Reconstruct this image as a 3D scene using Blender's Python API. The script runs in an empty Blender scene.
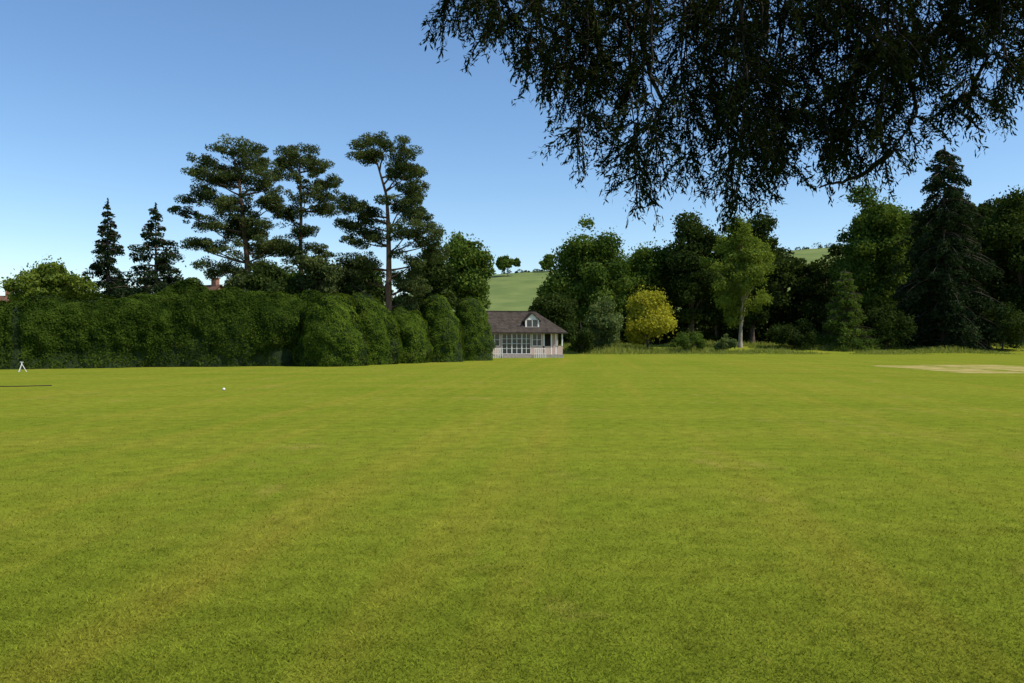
import bpy, math
import numpy as np
from mathutils import Vector, noise as mnoise

F=796.0; CZ=1.6; HY=341.5
def W(px,py,Y): return ((px-512)/F*Y, Y, CZ+(HY-py)/F*Y)
def WX(px,Y): return (px-512)/F*Y
def WZ(py,Y): return CZ+(HY-py)/F*Y

def smooth(a,b,x):
    t=np.clip((x-a)/(b-a),0,1); return t*t*(3-2*t)
def terrain(x,y):
    x=np.asarray(x,float); y=np.asarray(y,float)
    bank=0.95*smooth(92,112,y)*smooth(-25,15,x)
    H=np.interp(x,[-400,-215,-90,-40,-9,60,120,250,600],[3,4,8,22,30,34,39,45,49])
    hill=H*smooth(135,345,y)
    und=0.5*np.sin(x*0.021+1)*np.sin(y*0.017)*smooth(150,260,y)*3
    return bank+hill+und
def tz(x,y): return float(terrain(x,y))

# ---------------------------------------------------------------- materials
def new_mat(name):
    m=bpy.data.materials.new(name); m.use_nodes=True
    nt=m.node_tree; nt.nodes.clear()
    return m,nt,nt.nodes,nt.links
def leaf_mat(name,dark,light,trans=0.35):
    m,nt,N,L=new_mat(name)
    at=N.new('ShaderNodeAttribute'); at.attribute_name='var'
    mix=N.new('ShaderNodeMix'); mix.data_type='RGBA'
    mix.inputs[6].default_value=(*dark,1); mix.inputs[7].default_value=(*light,1)
    L.new(at.outputs['Fac'],mix.inputs[0])
    p=N.new('ShaderNodeBsdfDiffuse')
    L.new(mix.outputs[2],p.inputs['Color'])
    t=N.new('ShaderNodeBsdfTranslucent')
    hs=N.new('ShaderNodeMix'); hs.data_type='RGBA'; hs.blend_type='MULTIPLY'; hs.inputs[0].default_value=1
    hs.inputs[7].default_value=(1.3,1.2,0.5,1); L.new(mix.outputs[2],hs.inputs[6]); L.new(hs.outputs[2],t.inputs['Color'])
    ms=N.new('ShaderNodeMixShader'); ms.inputs[0].default_value=trans
    L.new(p.outputs[0],ms.inputs[1]); L.new(t.outputs[0],ms.inputs[2])
    o=N.new('ShaderNodeOutputMaterial'); L.new(ms.outputs[0],o.inputs[0])
    return m
def noise_mat(name,c1,c2,scale=5,rough=0.85,bump=0.3,stretch=(1,1,1),detail=6,spec=0.3):
    m,nt,N,L=new_mat(name)
    tc=N.new('ShaderNodeTexCoord'); mp=N.new('ShaderNodeMapping'); mp.inputs['Scale'].default_value=stretch
    L.new(tc.outputs['Object'],mp.inputs[0])
    n=N.new('ShaderNodeTexNoise'); n.inputs['Scale'].default_value=scale; n.inputs['Detail'].default_value=detail
    L.new(mp.outputs[0],n.inputs['Vector'])
    r=N.new('ShaderNodeValToRGB'); r.color_ramp.elements[0].position=0.35; r.color_ramp.elements[1].position=0.65
    r.color_ramp.elements[0].color=(*c1,1); r.color_ramp.elements[1].color=(*c2,1)
    L.new(n.outputs[0],r.inputs[0])
    p=N.new('ShaderNodeBsdfPrincipled'); p.inputs['Roughness'].default_value=rough; p.inputs['Specular IOR Level'].default_value=spec
    L.new(r.outputs[0],p.inputs['Base Color'])
    if bump:
        b=N.new('ShaderNodeBump'); b.inputs['Strength'].default_value=bump; b.inputs['Distance'].default_value=0.02
        L.new(n.outputs[0],b.inputs['Height']); L.new(b.outputs[0],p.inputs['Normal'])
    o=N.new('ShaderNodeOutputMaterial'); L.new(p.outputs[0],o.inputs[0])
    return m

M_bark=noise_mat('bark',(0.05,0.035,0.025),(0.13,0.095,0.07),6,0.95,0.6,(1,1,0.25))
M_twig=noise_mat('twig_bark',(0.022,0.017,0.012),(0.05,0.037,0.026),9,0.95,0.3)
M_pinebark=noise_mat('pine_bark',(0.11,0.06,0.035),(0.27,0.15,0.085),4,0.95,0.6,(1,1,0.3))
M_palebark=noise_mat('pale_bark',(0.20,0.16,0.11),(0.38,0.33,0.25),4,0.9,0.5,(1,1,0.3))
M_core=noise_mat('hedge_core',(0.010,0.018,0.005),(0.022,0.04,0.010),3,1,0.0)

M_broad=leaf_mat('leaf_broad',(0.04,0.075,0.014),(0.15,0.215,0.04))
M_bright=leaf_mat('leaf_bright',(0.08,0.12,0.018),(0.22,0.28,0.05),0.4)
M_yellow=leaf_mat('leaf_yellow',(0.22,0.23,0.02),(0.52,0.49,0.06),0.4)
M_pale=leaf_mat('leaf_pale',(0.06,0.095,0.03),(0.20,0.25,0.09),0.35)
M_dark=leaf_mat('leaf_dark',(0.014,0.027,0.008),(0.07,0.10,0.022),0.3)
M_conif=leaf_mat('leaf_conifer',(0.011,0.022,0.010),(0.045,0.065,0.024),0.15)
M_pine=leaf_mat('needle_pine',(0.026,0.043,0.014),(0.12,0.145,0.045),0.25)
M_yew=leaf_mat('leaf_yew',(0.018,0.042,0.005),(0.125,0.18,0.020),0.25)
M_yewd=leaf_mat('leaf_yew_hedge',(0.012,0.027,0.004),(0.075,0.115,0.014),0.22)
M_cedar=leaf_mat('needle_cedar',(0.010,0.016,0.005),(0.042,0.054,0.014),0.2)
M_long=leaf_mat('grass_long',(0.12,0.17,0.03),(0.32,0.35,0.09),0.4)

# ---------------------------------------------------------------- mesh builder
class MB:
    def __init__(s): s.v=[];s.f=[];s.m=[];s.a=[];s.sm=[];s.n=0
    def add(s,v,f,mi=0,var=None,sm=False):
        v=np.asarray(v,float).reshape(-1,3); f=np.asarray(f,int).reshape(-1,4)
        s.v.append(v); s.f.append(f+s.n); s.n+=len(v)
        s.m.append(np.full(len(f),mi)); s.sm.append(np.full(len(f),sm))
        s.a.append(np.full(len(f),0.5) if var is None else np.broadcast_to(np.asarray(var,float),(len(f),)))
    def build(s,name,mats,loc=(0,0,0),parent=None):
        v=np.concatenate(s.v)-np.array(loc); f=np.concatenate(s.f)
        me=bpy.data.meshes.new(name)
        me.vertices.add(len(v)); me.vertices.foreach_set('co',v.ravel().astype(np.float32))
        me.loops.add(len(f)*4); me.loops.foreach_set('vertex_index',f.ravel().astype(np.int32))
        me.polygons.add(len(f)); me.polygons.foreach_set('loop_start',(np.arange(len(f))*4).astype(np.int32))
        me.polygons.foreach_set('loop_total',np.full(len(f),4,dtype=np.int32))
        me.polygons.foreach_set('material_index',np.concatenate(s.m).astype(np.int32))
        me.polygons.foreach_set('use_smooth',np.concatenate(s.sm).astype(bool))
        at=me.attributes.new('var','FLOAT','FACE'); at.data.foreach_set('value',np.clip(np.concatenate(s.a),0,1).astype(np.float32))
        me.update(calc_edges=True)
        for m in mats: me.materials.append(m)
        o=bpy.data.objects.new(name,me); bpy.context.collection.objects.link(o); o.location=loc
        if parent: o.parent=parent
        return o

def nrm(a): return a/np.maximum(np.linalg.norm(a,axis=-1,keepdims=True),1e-9)
def leaves(mb,c,size,rng,var,mi=0,aspect=0.6,bias=None,bk=0.8,axis=None):
    n=len(c)
    if n==0: return
    nn=rng.normal(size=(n,3))
    if bias is not None: nn=nrm(nn)+bias*bk
    nn=nrm(nn)
    r=rng.normal(size=(n,3)) if axis is None else axis
    if axis is not None:
        t=nrm(axis); nn=nrm(nn-np.sum(t*nn,1,keepdims=True)*t); b=np.cross(nn,t)
    else:
        t=nrm(r-np.sum(r*nn,1,keepdims=True)*nn); b=np.cross(nn,t)
    s=(size*rng.uniform(0.6,1.35,n))[:,None]
    k=rng.uniform(-0.3,0.3,(n,1))
    v=np.stack([c-t*s, c+b*s*aspect+t*s*k, c+t*s, c-b*s*aspect+t*s*k],1)
    f=np.arange(n*4).reshape(n,4)
    mb.add(v.reshape(-1,3),f,mi,var)
def tube(mb,pts,rad,mi=0,seg=8,var=0.5):
    pts=np.asarray(pts,float); rad=np.asarray(rad,float); n=len(pts)
    d=np.gradient(pts,axis=0); d=nrm(d)
    ref=np.where(np.abs(d[:,2:3])>0.9,np.array([[1.,0,0]]),np.array([[0,0,1.]]))
    u=nrm(np.cross(d,ref)); w=np.cross(d,u)
    a=np.linspace(0,2*math.pi,seg,endpoint=False)
    v=pts[:,None]+rad[:,None,None]*(np.cos(a)[None,:,None]*u[:,None]+np.sin(a)[None,:,None]*w[:,None])
    i=np.arange(n-1)[:,None]*seg; j=np.arange(seg)[None]; j2=(j+1)%seg
    f=np.stack([i+j,i+j2,i+seg+j2,i+seg+j],-1).reshape(-1,4)
    mb.add(v.reshape(-1,3),f,mi,var,True)
def bez(p0,p1,p2,n=8):
    t=np.linspace(0,1,n)[:,None]; p0,p1,p2=map(np.array,(p0,p1,p2))
    return (1-t)**2*p0+2*t*(1-t)*p1+t*t*p2
def clump(mb,c,r,n,size,rng,var,mi=0,aspect=0.6,inner=0.5,bk=0.7):
    d=nrm(rng.normal(size=(n,3))); rr=rng.uniform(inner**3,1,n)**(1/3)
    p=np.array(c)+d*rr[:,None]*np.array(r)
    v=var+rng.normal(0,0.16,n)
    leaves(mb,p,size,rng,v,mi,aspect,d,bk)

def broadleaf(name,px,ptop,wpx,pbot,Y,mat,seed,n=16000,size=0.16,bark=M_bark,nc=45,depth=1.0,trunk_r=None,cl=0.3,loose=1.0,lean=0):
    rng=np.random.default_rng(seed); mb=MB()
    x=WX(px,Y); z0=tz(x,Y)-0.1; zt=WZ(ptop,Y); zb=max(WZ(pbot,Y),z0); w=wpx/F*Y/2
    cz=(zt+zb)/2; h=(zt-zb)/2; R=np.array([w,w*depth,h])
    C=np.array([x+lean,Y,cz])
    d=nrm(rng.normal(size=(nc,3))); rr=rng.uniform(0.05,1,nc)**0.45
    m=min(w,h)
    cr=m*rng.uniform(cl*0.55,cl*1.45,nc)
    k=1-0.28*np.clip(d[:,2]*rr,0,1)
    P=C+d*rr[:,None]*(R-cr[:,None]*0.8)*np.stack([k,k,np.ones(nc)],1)
    P+=rng.normal(0,m*0.05*loose,(nc,3))
    wgt=cr**2; wgt/=wgt.sum()
    for i in range(nc):
        v=0.42+rng.normal(0,0.17)
        clump(mb,P[i],(cr[i]*1.1,cr[i]*1.1,cr[i]*0.75),int(n*wgt[i]),size,rng,v,0,0.65,0.35,1.0)
    ns=int(n*0.16*loose); j=rng.integers(0,nc,ns); dd=nrm(rng.normal(size=(ns,3)))
    leaves(mb,P[j]+dd*cr[j][:,None]*rng.uniform(1,1.4,(ns,1)),size*0.85,rng,rng.normal(0.5,0.2,ns),0,0.6)
    tr=trunk_r or max(0.12,(zt-z0)*0.018)
    top=np.array([x+lean,Y,cz+h*0.5])
    pts=bez((x,Y,z0),(x+rng.normal(0,0.2),Y,(z0+cz)/2),top,12)
    tube(mb,pts,np.linspace(tr*1.0,tr*0.2,12)+tr*0.5*np.exp(-np.arange(12)*1.5),1,9)
    for i in rng.choice(nc,min(nc,16),replace=False):
        zz=rng.uniform(0.25,0.7); b=pts[int(zz*11)]
        if P[i][2]<b[2]-0.3: b=pts[3]
        mid=(b+P[i])/2+np.array([0,0,0.1*(zt-z0)*0.3])
        tube(mb,bez(b,mid,P[i],8),np.linspace(tr*0.42,tr*0.06,8),1,6)
    return mb.build(name,[mat,bark],(x,Y,z0))

def conifer(name,px,ptop,wpx,Y,mat,seed,n=22000,size=0.14,droop=0.25,pbot=None,power=0.8,gap=0.0,step=0.55,jit=(0.6,1.12)):
    rng=np.random.default_rng(seed); mb=MB()
    x=WX(px,Y); z0=tz(x,Y)-0.1; zt=WZ(ptop,Y); H=zt-z0
    zb=z0+0.04*H if pbot is None else WZ(pbot,Y)
    w=wpx/F*Y/2; tr=H*0.017
    tube(mb,[(x,Y,z0),(x,Y,z0+H*0.5),(x,Y,zt-0.1)],[tr,tr*0.6,0.02],1,8)
    zs=np.arange(zb,zt-0.2,step*max(0.6,H/20)); br=[]
    for z in zs:
        f=(zt-z)/(zt-zb); r=w*(f**power)*rng.uniform(0.75,1.12)+0.12
        for k in range(rng.integers(6,10)):
            if rng.random()<gap: continue
            br.append((z+rng.normal(0,0.15),r*rng.uniform(*jit),rng.uniform(0,2*math.pi)))
    tot=sum(b[1]**1.3 for b in br)
    for z,r,a in br:
        d=np.array([math.cos(a),math.sin(a),0]); s=np.array([-d[1],d[0],0])
        p0=np.array([x,Y,z]); 
        pts=bez(p0,p0+d*r*0.5+np.array([0,0,0.10*r]),p0+d*r+np.array([0,0,-droop*r]),6)
        tube(mb,pts,np.linspace(tr*0.22,0.012,6),1,4)
        m=max(int(n*(r**1.3)/tot),6)
        t=rng.uniform(0.15,1,m)**0.7
        q=(1-t[:,None])**2*p0+2*(t*(1-t))[:,None]*pts[2]+ (t**2)[:,None]*pts[-1]
        wd=0.30*r*(1-0.65*t)+0.1
        off=rng.normal(0,1,m)*wd*0.55
        q=q+s*off[:,None]; q[:,2]-=np.abs(off)*0.35+np.abs(rng.normal(0,0.10*r+0.05,m))
        leaves(mb,q,size,rng,0.4+rng.normal(0,0.15)+rng.normal(0,0.15,m),0,0.45,np.tile([0,0,1.],(m,1)),0.5)
    m=80; t=rng.uniform(0,1,m); leaves(mb,np.stack([x+rng.normal(0,0.12,m)*(1-t),Y+rng.normal(0,0.12,m)*(1-t),zt-1.0+t*1.1],1),size*0.8,rng,0.5+0*t,0,0.4)
    return mb.build(name,[mat,M_bark],(x,Y,z0))

def scots_pine(name,Y,trunk,pads,seed,tr=0.32,dens=1.0,size=0.105):
    rng=np.random.default_rng(seed); mb=MB()
    T=np.array([W(a,b,Y) for a,b in trunk]); x0=T[0][0]; z0=tz(x0,Y)-0.1
    T=np.vstack([[x0,Y,z0],T]); T[1:,1]+=rng.normal(0,0.2,len(T)-1)
    s=np.linspace(0,len(T)-1,24); Tp=np.stack([np.interp(s,np.arange(len(T)),T[:,k]) for k in range(3)],1)
    tube(mb,Tp,np.linspace(tr,tr*0.22,24),1,9)
    for (a,b,rx,rz) in pads:
        for dup in range(2):
            c=np.array(W(a,b,Y)); rX=rx/F*Y*1.06; rZ=rz/F*Y*1.15
            dy=(rng.uniform(0.1,1.0) if dup else -rng.uniform(0,0.8))*max(1.6,rX*1.1)
            c[1]+=dy
            if dup: c[0]+=rng.normal(0,rX*0.4); c[2]+=rng.normal(0,rZ*0.5); rX*=0.75
            k=int(8+rX*3)
            for i in range(k):
                aa=rng.uniform(0,2*math.pi); q=rng.uniform(0.0,1.0)**0.55*1.0
                cc=c+np.array([math.cos(aa)*rX*q,math.sin(aa)*rX*q,rng.uniform(-0.8,0.8)*rZ*(1-q*0.5)])
                r=rng.uniform(0.28,0.70)*min(1.0,rX*0.9)
                clump(mb,cc,(r*1.1,r*1.1,r*0.62),int(90*dens*(r/0.4)**1.7)+18,size,rng,0.42+rng.normal(0,0.2),0,0.34,0.0,0.3)
            zz=np.clip(c[2]-rng.uniform(0.4,2.0),z0+2,Tp[-1][2]-0.2); j=int(np.argmin(np.abs(Tp[:,2]-zz)))
            bpt=Tp[j]; mid=(bpt+c)/2+np.array([0,0,-0.12*abs(c[0]-bpt[0])])
            L=bez(bpt,mid,c-np.array([0,0,rZ*0.3]),8)+rng.normal(0,0.06,(8,3))*np.linspace(0,1,8)[:,None]
            tube(mb,L,np.linspace(tr*0.28,0.02,8),1 if dup else 2,5)
            for _ in range(3):
                cc=L[rng.integers(3,8)]+rng.normal(0,0.3,3); r=rng.uniform(0.25,0.5)
                clump(mb,cc,(r*1.2,r*1.2,r*0.6),60,size,rng,0.35+rng.normal(0,0.15),0,0.34,0.0,0.3)
    return mb.build(name,[M_pine,M_pinebark,M_bark],(x0,Y,z0))

# ---------------------------------------------------------------- ground
def grid_mesh(name,xs,ys,mat,smooth_=True):
    X,Yv=np.meshgrid(xs,ys); Z=terrain(X,Yv); v=np.stack([X,Yv,Z],-1).reshape(-1,3)
    nx=len(xs); i=np.arange(len(ys)-1)[:,None]*nx; j=np.arange(nx-1)[None]
    f=np.stack([i+j,i+j+1,i+nx+j+1,i+nx+j],-1).reshape(-1,4)
    mb=MB(); mb.add(v,f,0,0.5,smooth_); return mb.build(name,[mat])

def lawn_material(name='lawn',blade=False):
    m,nt,N,L=new_mat(name)
    tc=N.new('ShaderNodeTexCoord')
    def noise(scale,detail=5,st=(1,1,1),rot=0,rough=0.6):
        mp=N.new('ShaderNodeMapping'); mp.inputs['Rotation'].default_value=(0,0,rot)
        L.new(tc.outputs['Object'],mp.inputs[0])
        mp2=N.new('ShaderNodeMapping'); mp2.inputs['Scale'].default_value=st; L.new(mp.outputs[0],mp2.inputs[0])
        n=N.new('ShaderNodeTexNoise'); n.inputs['Scale'].default_value=scale; n.inputs['Detail'].default_value=detail; n.inputs['Roughness'].default_value=rough
        L.new(mp2.outputs[0],n.inputs['Vector']); return n.outputs[0]
    def ramp(inp,p0,p1,v0=0,v1=1):
        r=N.new('ShaderNodeMapRange'); r.inputs[1].default_value=p0; r.inputs[2].default_value=p1; r.inputs[3].default_value=v0; r.inputs[4].default_value=v1
        L.new(inp,r.inputs[0]); return r.outputs[0]
    def mix(fac,a,b,mode='MIX'):
        x=N.new('ShaderNodeMix'); x.data_type='RGBA'; x.blend_type=mode
        if isinstance(fac,float): x.inputs[0].default_value=fac
        else: L.new(fac,x.inputs[0])
        for k,s in ((6,a),(7,b)):
            if isinstance(s,tuple): x.inputs[k].default_value=(*s,1)
            else: L.new(s,x.inputs[k])
        return x.outputs[2]
    def math2(op,a,b):
        q=N.new('ShaderNodeMath'); q.operation=op
        for k,s in ((0,a),(1,b)):
            if isinstance(s,(int,float)): q.inputs[k].default_value=s
            else: L.new(s,q.inputs[k])
        return q.outputs[0]
    rot=math.radians(6)
    big=ramp(noise(0.12,4),0.35,0.65)
    c=mix(big,(0.170,0.205,0.018),(0.205,0.228,0.022))
    mp=N.new('ShaderNodeMapping'); mp.inputs['Rotation'].default_value=(0,0,rot); L.new(tc.outputs['Object'],mp.inputs[0])
    sx=N.new('ShaderNodeSeparateXYZ'); L.new(mp.outputs[0],sx.inputs[0])
    wob=math2('MULTIPLY',noise(0.15,3),2.6)
    ph=math2('MULTIPLY',math2('ADD',sx.outputs[0],wob),2*math.pi/3.6)
    sn=N.new('ShaderNodeMath'); sn.operation='SINE'; L.new(ph,sn.inputs[0])
    st=ramp(sn.outputs[0],-0.6,0.6,0,1)
    st=math2('MULTIPLY',st,ramp(noise(0.2,3),0.35,0.65,0.05,0.42))
    c=mix(st,c,(0.142,0.188,0.015))
    lanes=ramp(noise(0.9,3,(1,0.03,1),rot),0.50,0.68,0,0.5)
    c=mix(lanes,c,(0.275,0.228,0.030))
    cr=ramp(noise(0.55,4,(0.10,1,1),0.05),0.48,0.68,0,0.4)
    c=mix(cr,c,(0.245,0.235,0.03))
    cr2=ramp(noise(0.4,3,(0.06,1,1),-0.04),0.5,0.68,0,0.42)
    c=mix(cr2,c,(0.130,0.172,0.014))
    dry=ramp(noise(0.5,8,(1,0.6,1),0,0.75),0.56,0.70,0,0.55)
    c=mix(dry,c,(0.32,0.235,0.06))
    med=ramp(noise(3.5,6,(1,1,1),0,0.75),0.3,0.7,0.72,1.26)
    mm=med
    if not blade:
        fine=ramp(noise(45,6,(1,1,1),0,0.8),0.3,0.7,0.5,1.45)
        mm=math2('MULTIPLY',med,fine)
    else:
        at=N.new('ShaderNodeAttribute'); at.attribute_name='var'
        mm=math2('MULTIPLY',med,ramp(at.outputs['Fac'],0,1,0.60,1.75))
    cc=N.new('ShaderNodeCombineColor'); [L.new(mm,cc.inputs[k]) for k in range(3)]
    c=mix(1.0,c,cc.outputs[0],'MULTIPLY')
    o=N.new('ShaderNodeOutputMaterial')
    if blade:
        d=N.new('ShaderNodeBsdfDiffuse'); t=N.new('ShaderNodeBsdfTranslucent'); L.new(c,d.inputs[0]); L.new(c,t.inputs[0])
        ms=N.new('ShaderNodeMixShader'); ms.inputs[0].default_value=0.35; L.new(d.outputs[0],ms.inputs[1]); L.new(t.outputs[0],ms.inputs[2]); L.new(ms.outputs[0],o.inputs[0])
    else:
        p=N.new('ShaderNodeBsdfDiffuse'); L.new(c,p.inputs['Color'])
        b=N.new('ShaderNodeBump'); b.inputs['Strength'].default_value=0.7; b.inputs['Distance'].default_value=0.02
        L.new(noise(60,5,(1,1,1),0,0.8),b.inputs['Height']); L.new(b.outputs[0],p.inputs['Normal'])
        L.new(p.outputs[0],o.inputs[0])
    return m
M_lawn=lawn_material()
M_blade2=lawn_material('grass_blades',True)
M_field=noise_mat('field_grass',(0.12,0.165,0.045),(0.175,0.21,0.06),0.12,0.95,0.0,(1,1,1),12,0.1)
xs=np.concatenate([[-6000,-3000,-1200,-600],np.arange(-400,401,8.),[600,1200,3000,6000]])
grid_mesh('ground',xs,np.concatenate([[-600,-200,-60,0,30,60],np.arange(80,125,3.),[125]]),M_lawn)
grid_mesh('hill',xs,np.concatenate([np.arange(125,420,7.),[500,800,1500,3500,7000]]),M_field)

def cricket_pitch():
    m,nt,N,L=new_mat('worn_turf')
    tc=N.new('ShaderNodeTexCoord'); n=N.new('ShaderNodeTexNoise'); n.inputs['Scale'].default_value=0.7; n.inputs['Detail'].default_value=9; n.inputs['Roughness'].default_value=0.7
    L.new(tc.outputs['Object'],n.inputs['Vector'])
    r=N.new('ShaderNodeValToRGB'); e=r.color_ramp.elements
    e[0].position=0.38; e[0].color=(0.21,0.22,0.03,1); e[1].position=0.62; e[1].color=(0.44,0.33,0.14,1)
    L.new(n.outputs[0],r.inputs[0]); p=N.new('ShaderNodeBsdfDiffuse')
    L.new(r.outputs[0],p.inputs['Color']); o=N.new('ShaderNodeOutputMaterial'); L.new(p.outputs[0],o.inputs[0])
    rng=np.random.default_rng(3); mb=MB()
    for x0,x1,z,(ya,yb) in ((23.0,26.6,0.004,(40,53)),(27.1,32.5,0.004,(42,54.5))):
        yy=np.linspace(ya,yb,50); sk=(yy-ya)*0.05
        l=x0+sk+rng.normal(0,0.22,50); rr=x1+sk+rng.normal(0,0.22,50)
        v=np.concatenate([np.stack([l,yy,np.full(50,z)],1),np.stack([rr,yy,np.full(50,z)],1)])
        i=np.arange(49); mb.add(v,np.stack([i,i+50,i+51,i+1],1),0)
    mb.build('cricket_pitch',[m])
cricket_pitch()

def grass():
    rng=np.random.default_rng(5); mb=MB(); n=210000
    y=2.6+rng.exponential(2.6,n); y=y[y<22]; n=len(y); x=rng.uniform(-1,1,n)*(y*0.70+0.6)
    h=rng.uniform(0.006,0.018,n)*(1+0.02*y); wd=rng.uniform(0.0012,0.0026,n)*(1+0.10*y)
    a=rng.uniform(0,2*math.pi,n); lean=rng.uniform(0.4,2.0,n)
    b=np.stack([x,y,np.zeros(n)],1); s=np.stack([np.cos(a),np.sin(a),0*a],1)*wd[:,None]
    a2=rng.uniform(0,2*math.pi,n)
    t=b+np.stack([np.cos(a2)*lean*h,np.sin(a2)*lean*h,h],1)
    v=np.stack([b-s,b+s,t+s*0.25,t-s*0.25],1).reshape(-1,3)
    mb.add(v,np.arange(n*4).reshape(n,4),0,rng.normal(0.5,0.30,n)); mb.build('grass',[M_blade2])
grass()
def long_grass():
    rng=np.random.default_rng(6); mb=MB(); n=60000
    y=rng.uniform(94,118,n); x=rng.uniform(4,75,n)
    k=np.array([mnoise.noise(Vector((xx*0.12,yy*0.2,0))) for xx,yy in zip(x,y)])
    keep=k>-0.05; x=x[keep];y=y[keep];k=k[keep];n=len(x)
    h=rng.uniform(0.15,0.55,n)*(0.5+1.9*np.clip(k+0.1,0,1))*smooth(93,99,y); a=rng.uniform(0,2*math.pi,n)
    b=np.stack([x,y,terrain(x,y)-0.02],1); s=np.stack([np.cos(a),np.sin(a),0*a],1)*0.05
    t=b+np.stack([rng.normal(0,0.4,n)*h,rng.normal(0,0.4,n)*h,h],1)
    v=np.stack([b-s,b+s,t+s*0.2,t-s*0.2],1).reshape(-1,3)
    mb.add(v,np.arange(n*4).reshape(n,4),0,rng.normal(0.5,0.2,n)+k*0.3); mb.build('long_grass',[M_long])
long_grass()

# ---------------------------------------------------------------- hedges
def fbm(P,s,seed):
    return np.array([mnoise.fractal(Vector((p[0]*s+seed,p[1]*s,p[2]*s)),1.0,2.0,3) for p in P])
def hedge_lump(name,px0,px1,ptop,Y,seed,ry=None,n=16000,lean=0.0):
    rng=np.random.default_rng(seed); mb=MB()
    x=(WX(px0,Y)+WX(px1,Y))/2; rx=(px1-px0)/F*Y/2; ry=ry or rx*1.1; h=WZ(ptop,Y)
    def surf(u,v):
        cv=np.cos(v); sv=np.sin(v)
        r=np.abs(cv)**0.62*(1.0-0.10*(sv)**2)
        P=np.stack([x+rx*r*np.cos(u)+lean*sv*rx,Y+ry*r*np.sin(u),h*np.abs(sv)**0.85],1)
        D=nrm(np.stack([np.cos(u)*cv/rx,np.sin(u)*cv/ry,sv**2/ (h*0.6)+0*u],1))
        return P,D
    U=40;V=18
    uu,vv=np.meshgrid(np.linspace(0,2*math.pi,U,endpoint=False),np.linspace(0,math.pi/2,V))
    P,D=surf(uu.ravel(),vv.ravel()); nz=fbm(P,0.5,seed); P=P+D*(nz*0.6-0.1)[:,None]
    i=np.arange(V-1)[:,None]*U; j=np.arange(U)[None]; j2=(j+1)%U
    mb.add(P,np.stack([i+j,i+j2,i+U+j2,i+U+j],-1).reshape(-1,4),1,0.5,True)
    u=rng.uniform(0,2*math.pi,n); v=np.arcsin(rng.uniform(0,1,n)**1.1)
    P,D=surf(u,v); nz=fbm(P,0.5,seed); n2=fbm(P,1.8,seed+9)
    P=P+D*(nz*0.6+n2*0.05+rng.uniform(-0.10,0.06,n))[:,None]
    P[:,2]=np.maximum(P[:,2],0.02)
    leaves(mb,P,0.065,rng,0.42+n2*0.5+rng.normal(0,0.17,n),0,0.5,D,2.2)
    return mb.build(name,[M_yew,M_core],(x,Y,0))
def long_hedge():
    rng=np.random.default_rng(21); mb=MB()
    kp=np.array([-260,-120,0,20,45,75,92,110,135,158,178,192,205,225,245,262,282,322]); kt=np.array([312,306,308,301,295,295,298,295,293,289,281,286,295,292,289,293,291,299])
    def path(px):
        Y=np.interp(px,[-260,0,150,322],[41.5,45.5,49.5,53.0]); return WX(px,Y),Y
    hw=1.7
    def surf(px,t):
        X,Y=path(px); X2,Y2=path(px+1.0); T=nrm(np.stack([X2-X,Y2-Y,0*X],1)); Nn=np.stack([T[:,1],-T[:,0],0*X],1)
        ph=px*0.034+0.9*np.sin(px*0.017)+0.4; ab=np.abs(np.sin(ph))
        amp=0.35+0.65*smooth(150,300,px)
        top=np.interp(px,kp,kt)+2.2*(1-ab**0.5)*amp; h=WZ(top,Y)
        c=np.cos(t); s=np.sin(t)
        off=np.sign(c)*np.abs(c)**0.65*hw*(1-0.06*s**2)
        bul=0.75*amp*ab**0.8+0.2
        P=np.stack([X,Y+1.8,h*np.abs(s)**0.66],1)+Nn*(off+bul*np.abs(c)**0.75*np.sign(c))[:,None]
        D=nrm(Nn*(c*1.0)[:,None]+np.stack([0*X,0*X,0.9*s**3+0.02],1)-T*(0.45*amp*np.cos(ph)*np.sign(np.sin(ph))*np.abs(c))[:,None]); return P,D
    A=np.linspace(-260,322,240); B=np.linspace(0,math.pi,26); nA=len(A)
    a,b=np.meshgrid(A,B); P,D=surf(a.ravel(),b.ravel()); P=P+D*(fbm(P,0.38,4)*0.85-0.14)[:,None]
    i=np.arange(25)[:,None]*nA; j=np.arange(nA-1)[None]
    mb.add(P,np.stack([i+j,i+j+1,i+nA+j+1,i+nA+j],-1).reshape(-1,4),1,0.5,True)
    n=130000
    a=rng.uniform(-260,322,n); b=rng.uniform(0,0.62*math.pi,n)
    P,D=surf(a,b); n2=fbm(P,1.5,8)
    P=P+D*(fbm(P,0.38,4)*0.85+n2*0.07+rng.uniform(-0.12,0.07,n))[:,None]
    P[:,2]=np.maximum(P[:,2],0.02)
    leaves(mb,P,0.07,rng,0.40+n2*0.5+rng.normal(0,0.17,n),0,0.5,D,1.6)
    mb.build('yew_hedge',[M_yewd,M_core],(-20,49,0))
long_hedge()
for k,(a,b,t,Y,ry) in enumerate([(298,364,294,52.5,2.2),(342,397,299,56.5,2.4),(386,428,309,60,2.2),(411,463,299,63.5,2.6),(447,493,301,68.5,2.8)]):
    hedge_lump('topiary_yew',a,b,t,Y,30+k,ry,26000 if k<2 else 20000)

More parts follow.
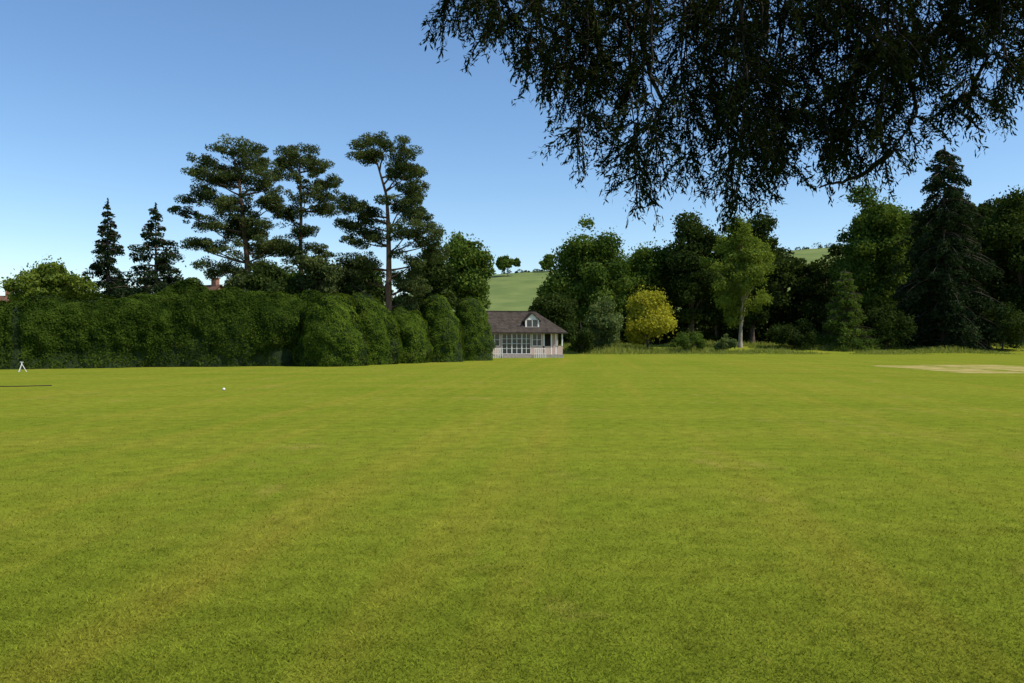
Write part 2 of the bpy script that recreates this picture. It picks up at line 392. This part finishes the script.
# ---------------------------------------------------------------- trees left
broadleaf('broadleaf_tree',54,260,82,318,75,M_bright,101,14000,0.15,nc=46)
conifer('spruce_tree',108,199,72,78,M_conif,102,20000,0.15,0.12,gap=0.2,power=0.85,step=0.8,jit=(0.5,1.25))
conifer('spruce_tree',156,204,116,72,M_conif,103,24000,0.15,0.0,gap=0.15,power=0.85,step=0.8,jit=(0.5,1.25))
scots_pine('scots_pine',64,[(248,300),(247,250),(244,210),(238,165)],
 [(235,150,20,8),(214,163,16,8),(252,162,20,9),(204,178,15,7),(230,180,22,8),(264,180,16,8),(197,198,16,8),(228,203,24,9),(268,200,16,8),(184,212,10,5),
  (212,226,24,9),(250,228,22,10),(196,243,16,8),(236,250,28,11),(274,245,18,9),(218,268,22,11),(258,272,25,12),(240,215,18,8)],201,0.34)
scots_pine('scots_pine',68,[(301,300),(301,250),(302,210),(300,165)],
 [(300,153,22,7),(284,163,13,7),(320,165,15,7),(300,180,22,7),(330,184,11,6),(312,198,24,7),(326,210,13,6),(288,213,15,7),(303,232,13,7),(290,250,14,8),(318,250,10,6)],202,0.28)
scots_pine('scots_pine',62,[(389,300),(389,260),(388,225),(386,195),(378,165)],
 [(388,148,24,7),(368,157,13,6),(407,158,15,7),(402,174,20,8),(413,189,13,7),(352,207,15,8),(348,224,12,7),(370,214,12,7),(405,204,21,8),(420,218,11,7),
  (412,232,24,10),(360,240,20,7),(432,241,14,12),(362,262,18,10),(350,277,12,11),(418,258,23,16),(412,283,16,12)],203,0.30,1.1)
broadleaf('broadleaf_tree',464,228,66,318,84,M_broad,104,18000,0.17)
broadleaf('broadleaf_tree',430,246,60,318,76,M_dark,105,13000,0.16)
broadleaf('broadleaf_tree',360,256,70,325,74,M_dark,106,14000,0.16)
for k,(px,t,w,m) in enumerate([(240,262,40,M_pine),(268,258,56,M_dark),(318,243,54,M_pine),(290,266,50,M_broad),(338,266,40,M_dark),(404,290,30,M_pale),(232,276,28,M_broad)]):
    broadleaf('shrub',px,t,w,320,58+k,m,120+k,8500,0.12,nc=28,loose=1.6)

broadleaf('hill_tree',508,255,30,272,300,M_broad,140,3500,0.45,nc=26)
broadleaf('hill_tree',548,254,20,272,310,M_broad,141,2500,0.45,nc=20)
def hedgerow():
    rng=np.random.default_rng(145); mb=MB()
    for px in np.arange(500,900,3.2):
        Y=318+rng.uniform(-3,3); x=WX(px,Y); r=rng.uniform(0.4,1.0)*(2.0 if rng.random()<0.10 else 1)
        if rng.random()<0.3: continue
        clump(mb,(x,Y,tz(x,Y)+r*0.5),(r*1.2,r*1.2,r),60,0.3,rng,0.4)
    mb.build('distant_hedgerow',[M_dark])
hedgerow()

# ---------------------------------------------------------------- trees right
broadleaf('broadleaf_tree',590,219,88,335,116,M_broad,150,32000,0.22,nc=64,cl=0.27)
broadleaf('broadleaf_tree',552,278,50,350,104,M_dark,151,11000,0.17)
broadleaf('broadleaf_tree',648,234,68,330,128,M_broad,152,19000,0.22)
broadleaf('lime_shrub',648,287,54,354,102,M_yellow,153,16000,0.15,nc=30,cl=0.36)
broadleaf('shrub',602,296,44,354,100,M_pale,154,10000,0.14,nc=30,loose=1.5)
broadleaf('shrub',580,310,36,354,97,M_dark,155,6000,0.13,nc=20)
broadleaf('broadleaf_tree',692,206,70,345,124,M_dark,156,24000,0.23,nc=50)
broadleaf('broadleaf_tree',752,194,70,340,126,M_dark,157,26000,0.23,nc=50)
broadleaf('silver_birch',740,214,72,330,107,M_bright,158,17000,0.15,bark=M_palebark,nc=64,trunk_r=0.27,cl=0.2,loose=2.2)
broadleaf('shrub',690,331,50,354,99,M_broad,159,6000,0.12,nc=24)
broadleaf('shrub',724,334,30,354,99,M_pale,160,3500,0.12,nc=16)
conifer('cypress_tree',845,270,60,103,M_broad,161,18000,0.15,0.1,power=0.6)
broadleaf('broadleaf_tree',874,172,84,335,118,M_broad,162,32000,0.22,nc=60,cl=0.27)
conifer('redwood_tree',944,146,112,106,M_conif,163,54000,0.22,0.3,power=0.5)
broadleaf('broadleaf_tree',1020,186,90,352,116,M_dark,164,26000,0.23,nc=50)
broadleaf('broadleaf_tree',1085,170,100,352,112,M_dark,165,20000,0.23)
broadleaf('shrub',885,300,50,356,103,M_dark,166,9000,0.15)
broadleaf('shrub',1002,300,64,356,103,M_dark,167,10000,0.15)
broadleaf('shrub',795,318,60,354,104,M_dark,168,7000,0.14)
def woodland():
    rng=np.random.default_rng(170); mb=MB(); Y=136
    tops=[(535,300),(560,275),(640,262),(690,235),(770,240),(775,254),(835,254),(850,235),(900,215),(1000,200),(1200,190)]
    for px in np.arange(540,1200,11):
        top=np.interp(px,[t[0] for t in tops],[t[1] for t in tops])+rng.uniform(-4,9)
        YY=Y+rng.uniform(-9,9); x=WX(px,YY); zt=WZ(top,YY); z0=tz(x,YY); r=rng.uniform(2.2,3.4)
        tube(mb,[(x,YY,z0-0.2),(x,YY,(z0+zt)/2),(x,YY,zt-1)],[0.25,0.18,0.05],1,6)
        z=z0+1.0
        while z<zt-0.5:
            rr=r*rng.uniform(0.7,1.1)*(1-0.45*max(0,(z-z0)/(zt-z0)-0.5))
            for q in range(3):
                clump(mb,(x+rng.normal(0,r*0.5),YY+rng.normal(0,r*0.5),min(z,zt-rr*0.6)),(rr*0.7,rr*0.7,rr*0.6),170,0.28,rng,0.38+rng.normal(0,0.18))
            z+=1.7
    mb.build('woodland',[M_dark,M_bark])
woodland()

# ---------------------------------------------------------------- buildings
def boxm(mb,x0,x1,y0,y1,z0,z1,mi=0):
    v=[(x0,y0,z0),(x1,y0,z0),(x1,y1,z0),(x0,y1,z0),(x0,y0,z1),(x1,y0,z1),(x1,y1,z1),(x0,y1,z1)]
    mb.add(v,[(0,3,2,1),(4,5,6,7),(0,1,5,4),(1,2,6,5),(2,3,7,6),(3,0,4,7)],mi)
def roof_mat(name,c1,c2):
    m,nt,N,L=new_mat(name)
    tc=N.new('ShaderNodeTexCoord')
    br=N.new('ShaderNodeTexBrick'); br.inputs['Scale'].default_value=1.0; br.inputs['Brick Width'].default_value=0.22; br.inputs['Row Height'].default_value=0.16; br.inputs['Mortar Size'].default_value=0.012
    br.inputs['Color1'].default_value=(*c1,1); br.inputs['Color2'].default_value=(*c2,1); br.inputs['Mortar'].default_value=(0.03,0.025,0.02,1)
    sp=N.new('ShaderNodeSeparateXYZ'); L.new(tc.outputs['Object'],sp.inputs[0])
    ad=N.new('ShaderNodeMath'); ad.operation='ADD'; L.new(sp.outputs[0],ad.inputs[0]); L.new(sp.outputs[1],ad.inputs[1])
    cb=N.new('ShaderNodeCombineXYZ'); L.new(ad.outputs[0],cb.inputs[0]); L.new(sp.outputs[2],cb.inputs[1])
    L.new(cb.outputs[0],br.inputs['Vector'])
    n=N.new('ShaderNodeTexNoise'); n.inputs['Scale'].default_value=2.5; n.inputs['Detail'].default_value=8; L.new(tc.outputs['Object'],n.inputs['Vector'])
    mr=N.new('ShaderNodeMapRange'); mr.inputs[3].default_value=0.4; mr.inputs[4].default_value=1.6; L.new(n.outputs[0],mr.inputs[0])
    cc=N.new('ShaderNodeCombineColor'); [L.new(mr.outputs[0],cc.inputs[k]) for k in range(3)]
    mx=N.new('ShaderNodeMix'); mx.data_type='RGBA'; mx.blend_type='MULTIPLY'; mx.inputs[0].default_value=1
    L.new(br.outputs[0],mx.inputs[6]); L.new(cc.outputs[0],mx.inputs[7])
    p=N.new('ShaderNodeBsdfDiffuse'); L.new(mx.outputs[2],p.inputs['Color'])
    o=N.new('ShaderNodeOutputMaterial'); L.new(p.outputs[0],o.inputs[0]); return m
M_roof=roof_mat('stone_tiles',(0.095,0.075,0.060),(0.060,0.050,0.042))
M_redroof=roof_mat('clay_tiles',(0.20,0.105,0.07),(0.15,0.08,0.055))
M_brick=roof_mat('brickwork',(0.36,0.19,0.13),(0.28,0.14,0.10))
M_wood=noise_mat('painted_boards',(0.48,0.33,0.27),(0.62,0.46,0.38),3,0.8,0.2,(1,1,8))
M_white=noise_mat('white_paint',(0.72,0.70,0.66),(0.82,0.80,0.77),5,0.6,0)
M_step=noise_mat('stone_step',(0.25,0.22,0.18),(0.38,0.34,0.29),6,0.9,0.2)
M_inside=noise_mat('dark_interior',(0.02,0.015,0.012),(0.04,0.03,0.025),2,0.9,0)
def glass():
    m,nt,N,L=new_mat('window_glass'); p=N.new('ShaderNodeBsdfPrincipled'); p.inputs['Base Color'].default_value=(0.03,0.035,0.04,1); p.inputs['Roughness'].default_value=0.12
    n=N.new('ShaderNodeTexNoise'); n.inputs['Scale'].default_value=1.5; b=N.new('ShaderNodeBump'); b.inputs['Strength'].default_value=0.15; L.new(n.outputs[0],b.inputs['Height']); L.new(b.outputs[0],p.inputs['Normal'])
    o=N.new('ShaderNodeOutputMaterial'); L.new(p.outputs[0],o.inputs[0]); return m
M_glass=glass()
def empty(name,loc,rot=0):
    e=bpy.data.objects.new(name,None); bpy.context.collection.objects.link(e); e.location=loc; e.rotation_euler=(0,0,rot); return e
def part(par,name,mats,fn):
    mb=MB(); fn(mb); return mb.build(name,mats,(0,0,0),par)

def pavilion():
    e=empty('cricket_pavilion',(1.35,78.3,0),math.radians(11))
    def walls(mb):
        boxm(mb,-3.9,1.75,0.0,4.6,0.32,2.62)
        boxm(mb,1.752,3.75,1.9,4.6,0.32,2.62)
        boxm(mb,1.9,2.55,0.0,0.12,0.32,1.15); boxm(mb,3.1,3.75,0.0,0.12,0.32,1.15)
    part(e,'walls',[M_wood],walls)
    part(e,'plinth',[M_step],lambda mb:boxm(mb,-3.98,3.85,-0.10,4.7,0.0,0.318))
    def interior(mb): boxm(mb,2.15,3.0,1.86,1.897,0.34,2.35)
    part(e,'porch_opening',[M_inside],interior)  # flat dark panel: the porch opening's gloom put into its colour
    def posts(mb):
        for x in (1.84,2.6,3.06,3.70): boxm(mb,x-0.06,x+0.06,-0.02,0.10,1.152 if x not in(2.6,3.06) else 0.322,2.6)
        boxm(mb,1.9,3.64,-0.01,0.09,2.42,2.56)
    part(e,'porch_posts',[M_white],posts)
    wins=[(-3.55,-2.65,1.2,2.35,2),(-2.35,-1.45,0.42,2.35,2),(-1.35,-0.45,0.42,2.35,2),(-0.35,0.45,0.42,2.35,2),(0.7,1.55,1.2,2.35,2)]
    def gl(mb):
        for a,b,z0,z1,c in wins: boxm(mb,a,b,-0.02,-0.004,z0,z1)
    part(e,'windows',[M_glass],gl)
    def fr(mb):
        for a,b,z0,z1,c in wins:
            t=0.05
            boxm(mb,a-t,a,-0.06,-0.003,z0-t,z1+t); boxm(mb,b,b+t*0.6,-0.06,-0.003,z0-t,z1+t)
            boxm(mb,a,b,-0.055,-0.003,z1,z1+t); boxm(mb,a,b,-0.055,-0.003,z0-t,z0)
            boxm(mb,(a+b)/2-0.025,(a+b)/2+0.025,-0.045,-0.021,z0,z1)
            k=2 if z0>1 else 4
            for i in range(1,k): 
                z=z0+(z1-z0)*i/k; boxm(mb,a,(a+b)/2-0.025,-0.04,-0.021,z-0.015,z+0.015); boxm(mb,(a+b)/2+0.025,b,-0.04,-0.021,z-0.015,z+0.015)
    part(e,'window_frames',[M_white],fr)
    def roof2(mb):
        x0,x1,y0,y1,ze,zr=-4.3,4.15,-0.5,5.1,2.5,4.62
        a,b=-3.5,1.5; ym=2.3; t=0.09
        v=[(x0,y0,ze),(x1,y0,ze),(x1,y1,ze),(x0,y1,ze),(a,ym,zr),(b,ym,zr),
           (x0,y0,ze-t),(x1,y0,ze-t),(x1,y1,ze-t),(x0,y1,ze-t),((x1+b)/2,(y1+ym)/2,(ze+zr)/2),((x0+a)/2,(y0+ym)/2,(ze+zr)/2)]
        mb.add(v,[(0,1,5,4),(2,3,4,5),(1,2,10,5),(3,0,11,4),(6,7,1,0),(7,8,2,1),(8,9,3,2),(9,6,0,3),(6,9,8,7)],0)
        boxm(mb,a-0.05,b+0.05,ym-0.09,ym+0.09,zr-0.03,zr+0.07)
    part(e,'roof',[M_roof],roof2)
    part(e,'gutter_board',[M_inside],lambda mb:boxm(mb,-4.3,4.15,-0.56,-0.503,2.37,2.49))
    part(e,'dormer',[M_wood],lambda mb:boxm(mb,0.05,1.35,0.25,1.6,2.9,3.75))
    def gab(mb):
        mb.add([(0.05,0.245,3.75),(1.35,0.245,3.75),(0.72,0.245,4.35),(0.68,0.245,4.35)],[(0,1,2,3)])
        boxm(mb,0.0,0.14,0.2,0.245,2.95,3.75); boxm(mb,1.26,1.40,0.2,0.245,2.95,3.75); boxm(mb,0.14,1.26,0.2,0.245,2.9,3.05)
        boxm(mb,0.67,0.73,0.2,0.245,3.05,3.7)
    part(e,'dormer_gable',[M_white],gab)
    part(e,'dormer_window',[M_glass],lambda mb:boxm(mb,0.2,1.2,0.225,0.248,3.06,3.72))
    def dr(mb):
        for sgn in (-1,1):
            xe=0.7+sgn*0.88; v=[(0.7,0.08,4.45),(0.7,2.2,4.45),(xe,2.2,3.62),(xe,0.08,3.62),(0.7,0.08,4.37),(0.7,2.2,4.37),(xe,2.2,3.54),(xe,0.08,3.54)]
            mb.add(v,[(0,1,2,3),(7,6,5,4),(0,3,7,4),(3,2,6,7)])
    part(e,'dormer_roof',[M_roof],dr)
    def steps(mb):
        boxm(mb,-2.4,0.6,-0.45,-0.102,0,0.21); boxm(mb,-2.4,0.6,-0.8,-0.452,0,0.105)
    part(e,'steps',[M_step],steps)
    def rail(mb):
        for x0,x1 in ((-3.9,-2.5),(0.7,1.8)):
            boxm(mb,x0,x1,-0.92,-0.88,0.86,0.93); boxm(mb,x0,x1,-0.915,-0.885,0.42,0.47)
            k=int((x1-x0)/0.16)
            for i in range(k+1):
                x=x0+(x1-x0)*i/k; boxm(mb,x-0.022,x+0.022,-0.955,-0.923,0.0,0.98)
    part(e,'railing',[M_white],rail)
pavilion()

def house(X,Y,z,rot,w,d,h,rh):
    e=empty('brick_house',(X,Y,z),rot)
    part(e,'walls',[M_brick],lambda mb:boxm(mb,-w/2,w/2,-d/2,d/2,0,h))
    def r(mb):
        o=0.35
        v=[(-w/2-o,-d/2-o,h-0.15),(w/2+o,-d/2-o,h-0.15),(w/2+o,d/2+o,h-0.15),(-w/2-o,d/2+o,h-0.15),(-w/2-o,0,h+rh),(w/2+o,0,h+rh)]
        mb.add(v,[(0,1,5,4),(2,3,4,5)])
    part(e,'roof',[M_redroof],r)
    def gb(mb):
        for s in (-1,1):
            mb.add([(s*w/2,-d/2,h),(s*w/2,d/2,h),(s*w/2,0.05,h+rh-0.3),(s*w/2,-0.05,h+rh-0.3)],[(0,1,2,3)])
    part(e,'gables',[M_brick],gb)
    def ch(mb):
        boxm(mb,w/2-1.1,w/2-0.3,-0.35,0.35,h+rh-1.0,h+rh+0.8); boxm(mb,w/2-1.2,w/2-0.2,-0.45,0.45,h+rh+0.802,h+rh+0.95)
    part(e,'chimney',[M_brick],ch)
    def wn(mb):
        for x in np.linspace(-w/2+1.4,w/2-1.4,3):
            for zz in (1.0,3.7):
                if zz+1.2<h: boxm(mb,x-0.5,x+0.5,-d/2-0.02,-d/2-0.003,zz,zz+1.2)
    part(e,'windows',[M_glass],wn)
    def wf(mb):
        for x in np.linspace(-w/2+1.4,w/2-1.4,3):
            for zz in (1.0,3.7):
                if zz+1.2<h:
                    boxm(mb,x-0.6,x-0.5,-d/2-0.05,-d/2-0.003,zz-0.1,zz+1.3); boxm(mb,x+0.5,x+0.6,-d/2-0.05,-d/2-0.003,zz-0.1,zz+1.3)
                    boxm(mb,x-0.5,x+0.5,-d/2-0.045,-d/2-0.003,zz+1.2,zz+1.3); boxm(mb,x-0.04,x+0.04,-d/2-0.04,-d/2-0.021,zz,zz+1.2)
    part(e,'window_frames',[M_white],wf)
house(WX(-24,100),100,0,0.25,9,7,5.0,2.4)
house(WX(204,110),110,0,-0.4,5.5,6,7.0,2.4)

def a_frame():
    Y=42; X=WX(22,Y); e=empty('a_frame_stand',(X,Y,0))  # small white A-frame stand, exact form guessed
    def legs(mb):
        for a in (0.4,2.5,4.6):
            tube(mb,[(0,0,0.42),(0.22*math.cos(a),0.22*math.sin(a),0)],[0.018,0.018],0,6)
        tube(mb,[(0,0,0.39),(0,0,0.5)],[0.03,0.03],0,8); tube(mb,[(-0.09,0,0.51),(0.09,0,0.51)],[0.018,0.018],0,6)
    part(e,'tripod',[M_white],legs)
a_frame()
bpy.ops.mesh.primitive_ico_sphere_add(subdivisions=3,radius=0.045,location=(WX(224,26),26,0.045))
b=bpy.context.object; b.name='white_ball'; b.data.materials.append(M_white)
mbh=MB(); tt=np.linspace(0,1,30)
tube(mbh,np.stack([-20.5+tt*3.9,28.5+0.35*np.sin(tt*7),0.015+0*tt],1),np.full(30,0.018),0,6); mbh.build('garden_hose',[M_inside])

# ---------------------------------------------------------------- cedar overhead
def cedar():
    S=0.74
    rng=np.random.default_rng(77); mb=MB(); base=np.array([6.4,-2.2,0.0])
    tube(mb,[(6.4,-2.2,-0.1),(6.4,-2.2,0.6),(6.35,-2.15,3),(6.3,-2.1,7),(6.2,-2.1,12)],[0.75,0.58,0.5,0.36,0.1],1,14)
    NC=[];ND=[];NV=[]
    def twig(p0,d,L,dens=1.0,var=0.4):
        L=L*S
        k=max(int(L/0.017),4); p=np.array(p0,float); d=nrm(np.array(d,float)); P=[p.copy()]
        for i in range(k):
            d=nrm(d+np.array([rng.normal(0,0.06),rng.normal(0,0.06),-0.05-0.03*rng.random()])); p=p+d*L/k; P.append(p.copy())
        P=np.array(P); Q=P[::3]; tube(mb,Q,np.linspace(0.002+0.003*L,0.001,len(Q)),2,4)
        # sprays are flat: one plane per twig
        pl=nrm(np.cross(d,rng.normal(size=3)))
        for i in range(1,len(P)):
            if rng.random()>dens: continue
            for s in (-1,1):
                if rng.random()<0.08: continue
                dd=nrm(P[i]-P[i-1]); side=nrm(np.cross(dd,pl)*s+rng.normal(0,0.25,3))
                l=S*rng.uniform(0.05,0.12)*(1.05-0.6*i/len(P))
                m=max(int(l/0.0055),3); t=np.linspace(0,1,m)[:,None]
                q=P[i]+(dd*0.7+side*0.6)*l*t+np.array([0,0,-0.25*l])*t**2
                q2=q+rng.normal(0,0.0035,(m,3))
                NC.append(q2); ax=(dd*0.8+side*0.4)[None]+rng.normal(0,0.5,(m,3)); ND.append(ax); NV.append(np.full(m,var+rng.normal(0,0.12)))
    cx=[418,450,480,510,540,570,590,610,630,650,680,700,720,740,760,790,815,850,880,905,925,945,965,990,1010,1040,1100]
    cy=[8,22,48,68,114,120,155,150,218,190,150,205,195,218,188,184,180,182,172,172,90,125,146,132,90,75,70]
    ends=[(-0.2,2.45,2.85),(0.1,2.6,2.9),(0.5,2.45,2.85),(0.85,2.6,2.9),(1.1,2.4,2.85),(1.35,2.55,2.9),(1.6,2.4,2.85),(2.0,2.55,2.95),(2.4,2.55,2.95),(2.8,2.5,2.95)]
    for i,en in enumerate(ends):
        z0=4.0+0.35*i/2; en=np.array(en); st=np.array([6.3,-2.1,z0]); mid=(st+en)/2+np.array([0.2,0.2,0.8])
        P=bez(st,mid,en,26); P+=np.cumsum(rng.normal(0,0.008,(26,3)),0); tube(mb,P,np.linspace(0.08,0.010,26),1,6)
    D=2.6
    for pts in ([(1000,-60,D+.1),(940,30,D+.1),(905,70,D),(915,110,D),(890,150,D-.05)],[(905,70,D),(860,20,D+.1),(800,-20,D+.15)],[(760,-30,D),(765,40,D),(735,100,D),(728,150,D)],
                [(940,30,D+.1),(985,60,D+.1),(965,120,D+.1),(990,138,D+.1)],[(650,-20,D),(640,50,D),(655,110,D),(640,170,D)],[(890,150,D-.05),(860,178,D-.05),(815,188,D-.05)]):
        A=np.array([W(*q) for q in pts]); s=np.linspace(0,len(A)-1,22); P=np.stack([np.interp(s,np.arange(len(A)),A[:,k]) for k in range(3)],1)
        P+=np.cumsum(rng.normal(0,0.004,P.shape),0); tube(mb,P,np.linspace(0.012,0.0025,22),2,6)
    gxs=np.concatenate([np.linspace(462,1090,60)+rng.uniform(-12,12,60),[632,628,700,742,738,760,590,596,850,870,905,545,960,968,1000,815]])
    for gi,gx in enumerate(gxs):
        low=np.interp(gx,cx,cy); Y=rng.uniform(2.35,2.8)
        gden=rng.uniform(0.65,1.0)
        depth=low*(rng.uniform(0.2,1.0)**0.5 if gi<60 else 1.0)
        if rng.random()<0.24 and gi<60: continue
        st=np.array(W(gx+rng.uniform(-12,12),-60,Y)); en=np.array(W(gx,max(depth-42,-10),Y))
        s=np.linspace(0,1,14)[:,None]; stem=st+(en-st)*s; stem+=np.cumsum(rng.normal(0,0.006,stem.shape),0)
        tube(mb,stem,np.linspace(0.005,0.0016,14),2,4)
        nk=int(4+depth/14)
        for k in range(nk):
            j=min(13,int(rng.choice([3,5,8,10,12,13]))+rng.integers(-1,1)); p=stem[j]; a=rng.uniform(0,2*math.pi)
            twig(p,(math.cos(a)*0.75,math.sin(a)*0.6,rng.uniform(-0.8,-0.1)),rng.uniform(0.12,0.28),gden,0.4+rng.normal(0,0.15))
        for _ in range(2): twig(stem[-1],(rng.normal(0,0.25),rng.normal(0,0.25),-0.8),rng.uniform(0.16,0.24),gden)
    for g in range(170):
        gx=rng.uniform(466,1090); low=np.interp(gx,cx,cy); y=rng.uniform(-55,min(low*0.5,68)); Y=rng.uniform(2.35,2.8)
        a=rng.uniform(0,2*math.pi)
        twig(W(gx,y,Y),(math.cos(a),math.sin(a)*0.6,rng.uniform(-0.7,0.0)),rng.uniform(0.12,0.28),0.9,0.4+rng.normal(0,0.12))
    C=np.concatenate(NC); A=np.concatenate(ND); V=np.concatenate(NV)
    leaves(mb,C,0.0105,rng,V+rng.normal(0,0.12,len(C)),0,0.24,axis=A)
    for i in range(170):
        a=rng.uniform(0,2*math.pi); q=rng.uniform(0.15,1)**0.6; z=rng.uniform(3.9,11)
        R=7.2*(1-max(0,(z-5)/9)); c=np.array([6.4+math.cos(a)*q*R,-2.2+math.sin(a)*q*R,z])
        r=rng.uniform(0.6,1.1)
        if c[1]+r+0.29*z>3.5: continue
        clump(mb,c,(r,r,r*0.3),420,0.07,rng,0.4,0,0.4,0.1)
        tube(mb,bez((6.35,-2.15,z-0.5),(np.array([6.35,-2.15,z-0.5])+c)/2+[0,0,0.3],c,7),np.linspace(0.08,0.015,7),1,5)
    mb.build('cedar_tree',[M_cedar,M_bark,M_twig],tuple(base))
cedar()

# ---------------------------------------------------------------- light, sky, camera
AZ=math.radians(110); EL=math.radians(52)
sd=Vector((math.sin(AZ)*math.cos(EL),math.cos(AZ)*math.cos(EL),math.sin(EL)))
l=bpy.data.lights.new('sun','SUN'); l.energy=4.7; l.angle=math.radians(0.5); l.color=(1,0.94,0.84)
lo=bpy.data.objects.new('sun',l); bpy.context.collection.objects.link(lo); lo.rotation_euler=sd.to_track_quat('Z','Y').to_euler(); lo.location=(0,0,50)
w=bpy.data.worlds.new('World'); bpy.context.scene.world=w; w.use_nodes=True
N=w.node_tree.nodes; L=w.node_tree.links; bg=N['Background']
sk=N.new('ShaderNodeTexSky'); sk.sky_type='NISHITA'; sk.sun_disc=False; sk.sun_elevation=EL; sk.sun_rotation=AZ
sk.air_density=1.0; sk.dust_density=0.3; sk.ozone_density=3.0
hs=N.new('ShaderNodeHueSaturation'); hs.inputs['Saturation'].default_value=1.12; L.new(sk.outputs[0],hs.inputs['Color'])
L.new(hs.outputs[0],bg.inputs[0]); bg.inputs[1].default_value=0.15; hs.inputs['Value'].default_value=1.12
cam=bpy.data.cameras.new('camera'); cam.lens=28; cam.sensor_width=36; cam.clip_end=12000; cam.clip_start=0.05
co=bpy.data.objects.new('camera',cam); bpy.context.collection.objects.link(co); co.location=(0,0,CZ); co.rotation_euler=(math.radians(90),0,0)
sc=bpy.context.scene; sc.camera=co
sc.view_settings.view_transform='Standard'; sc.view_settings.look='None'; sc.view_settings.exposure=0
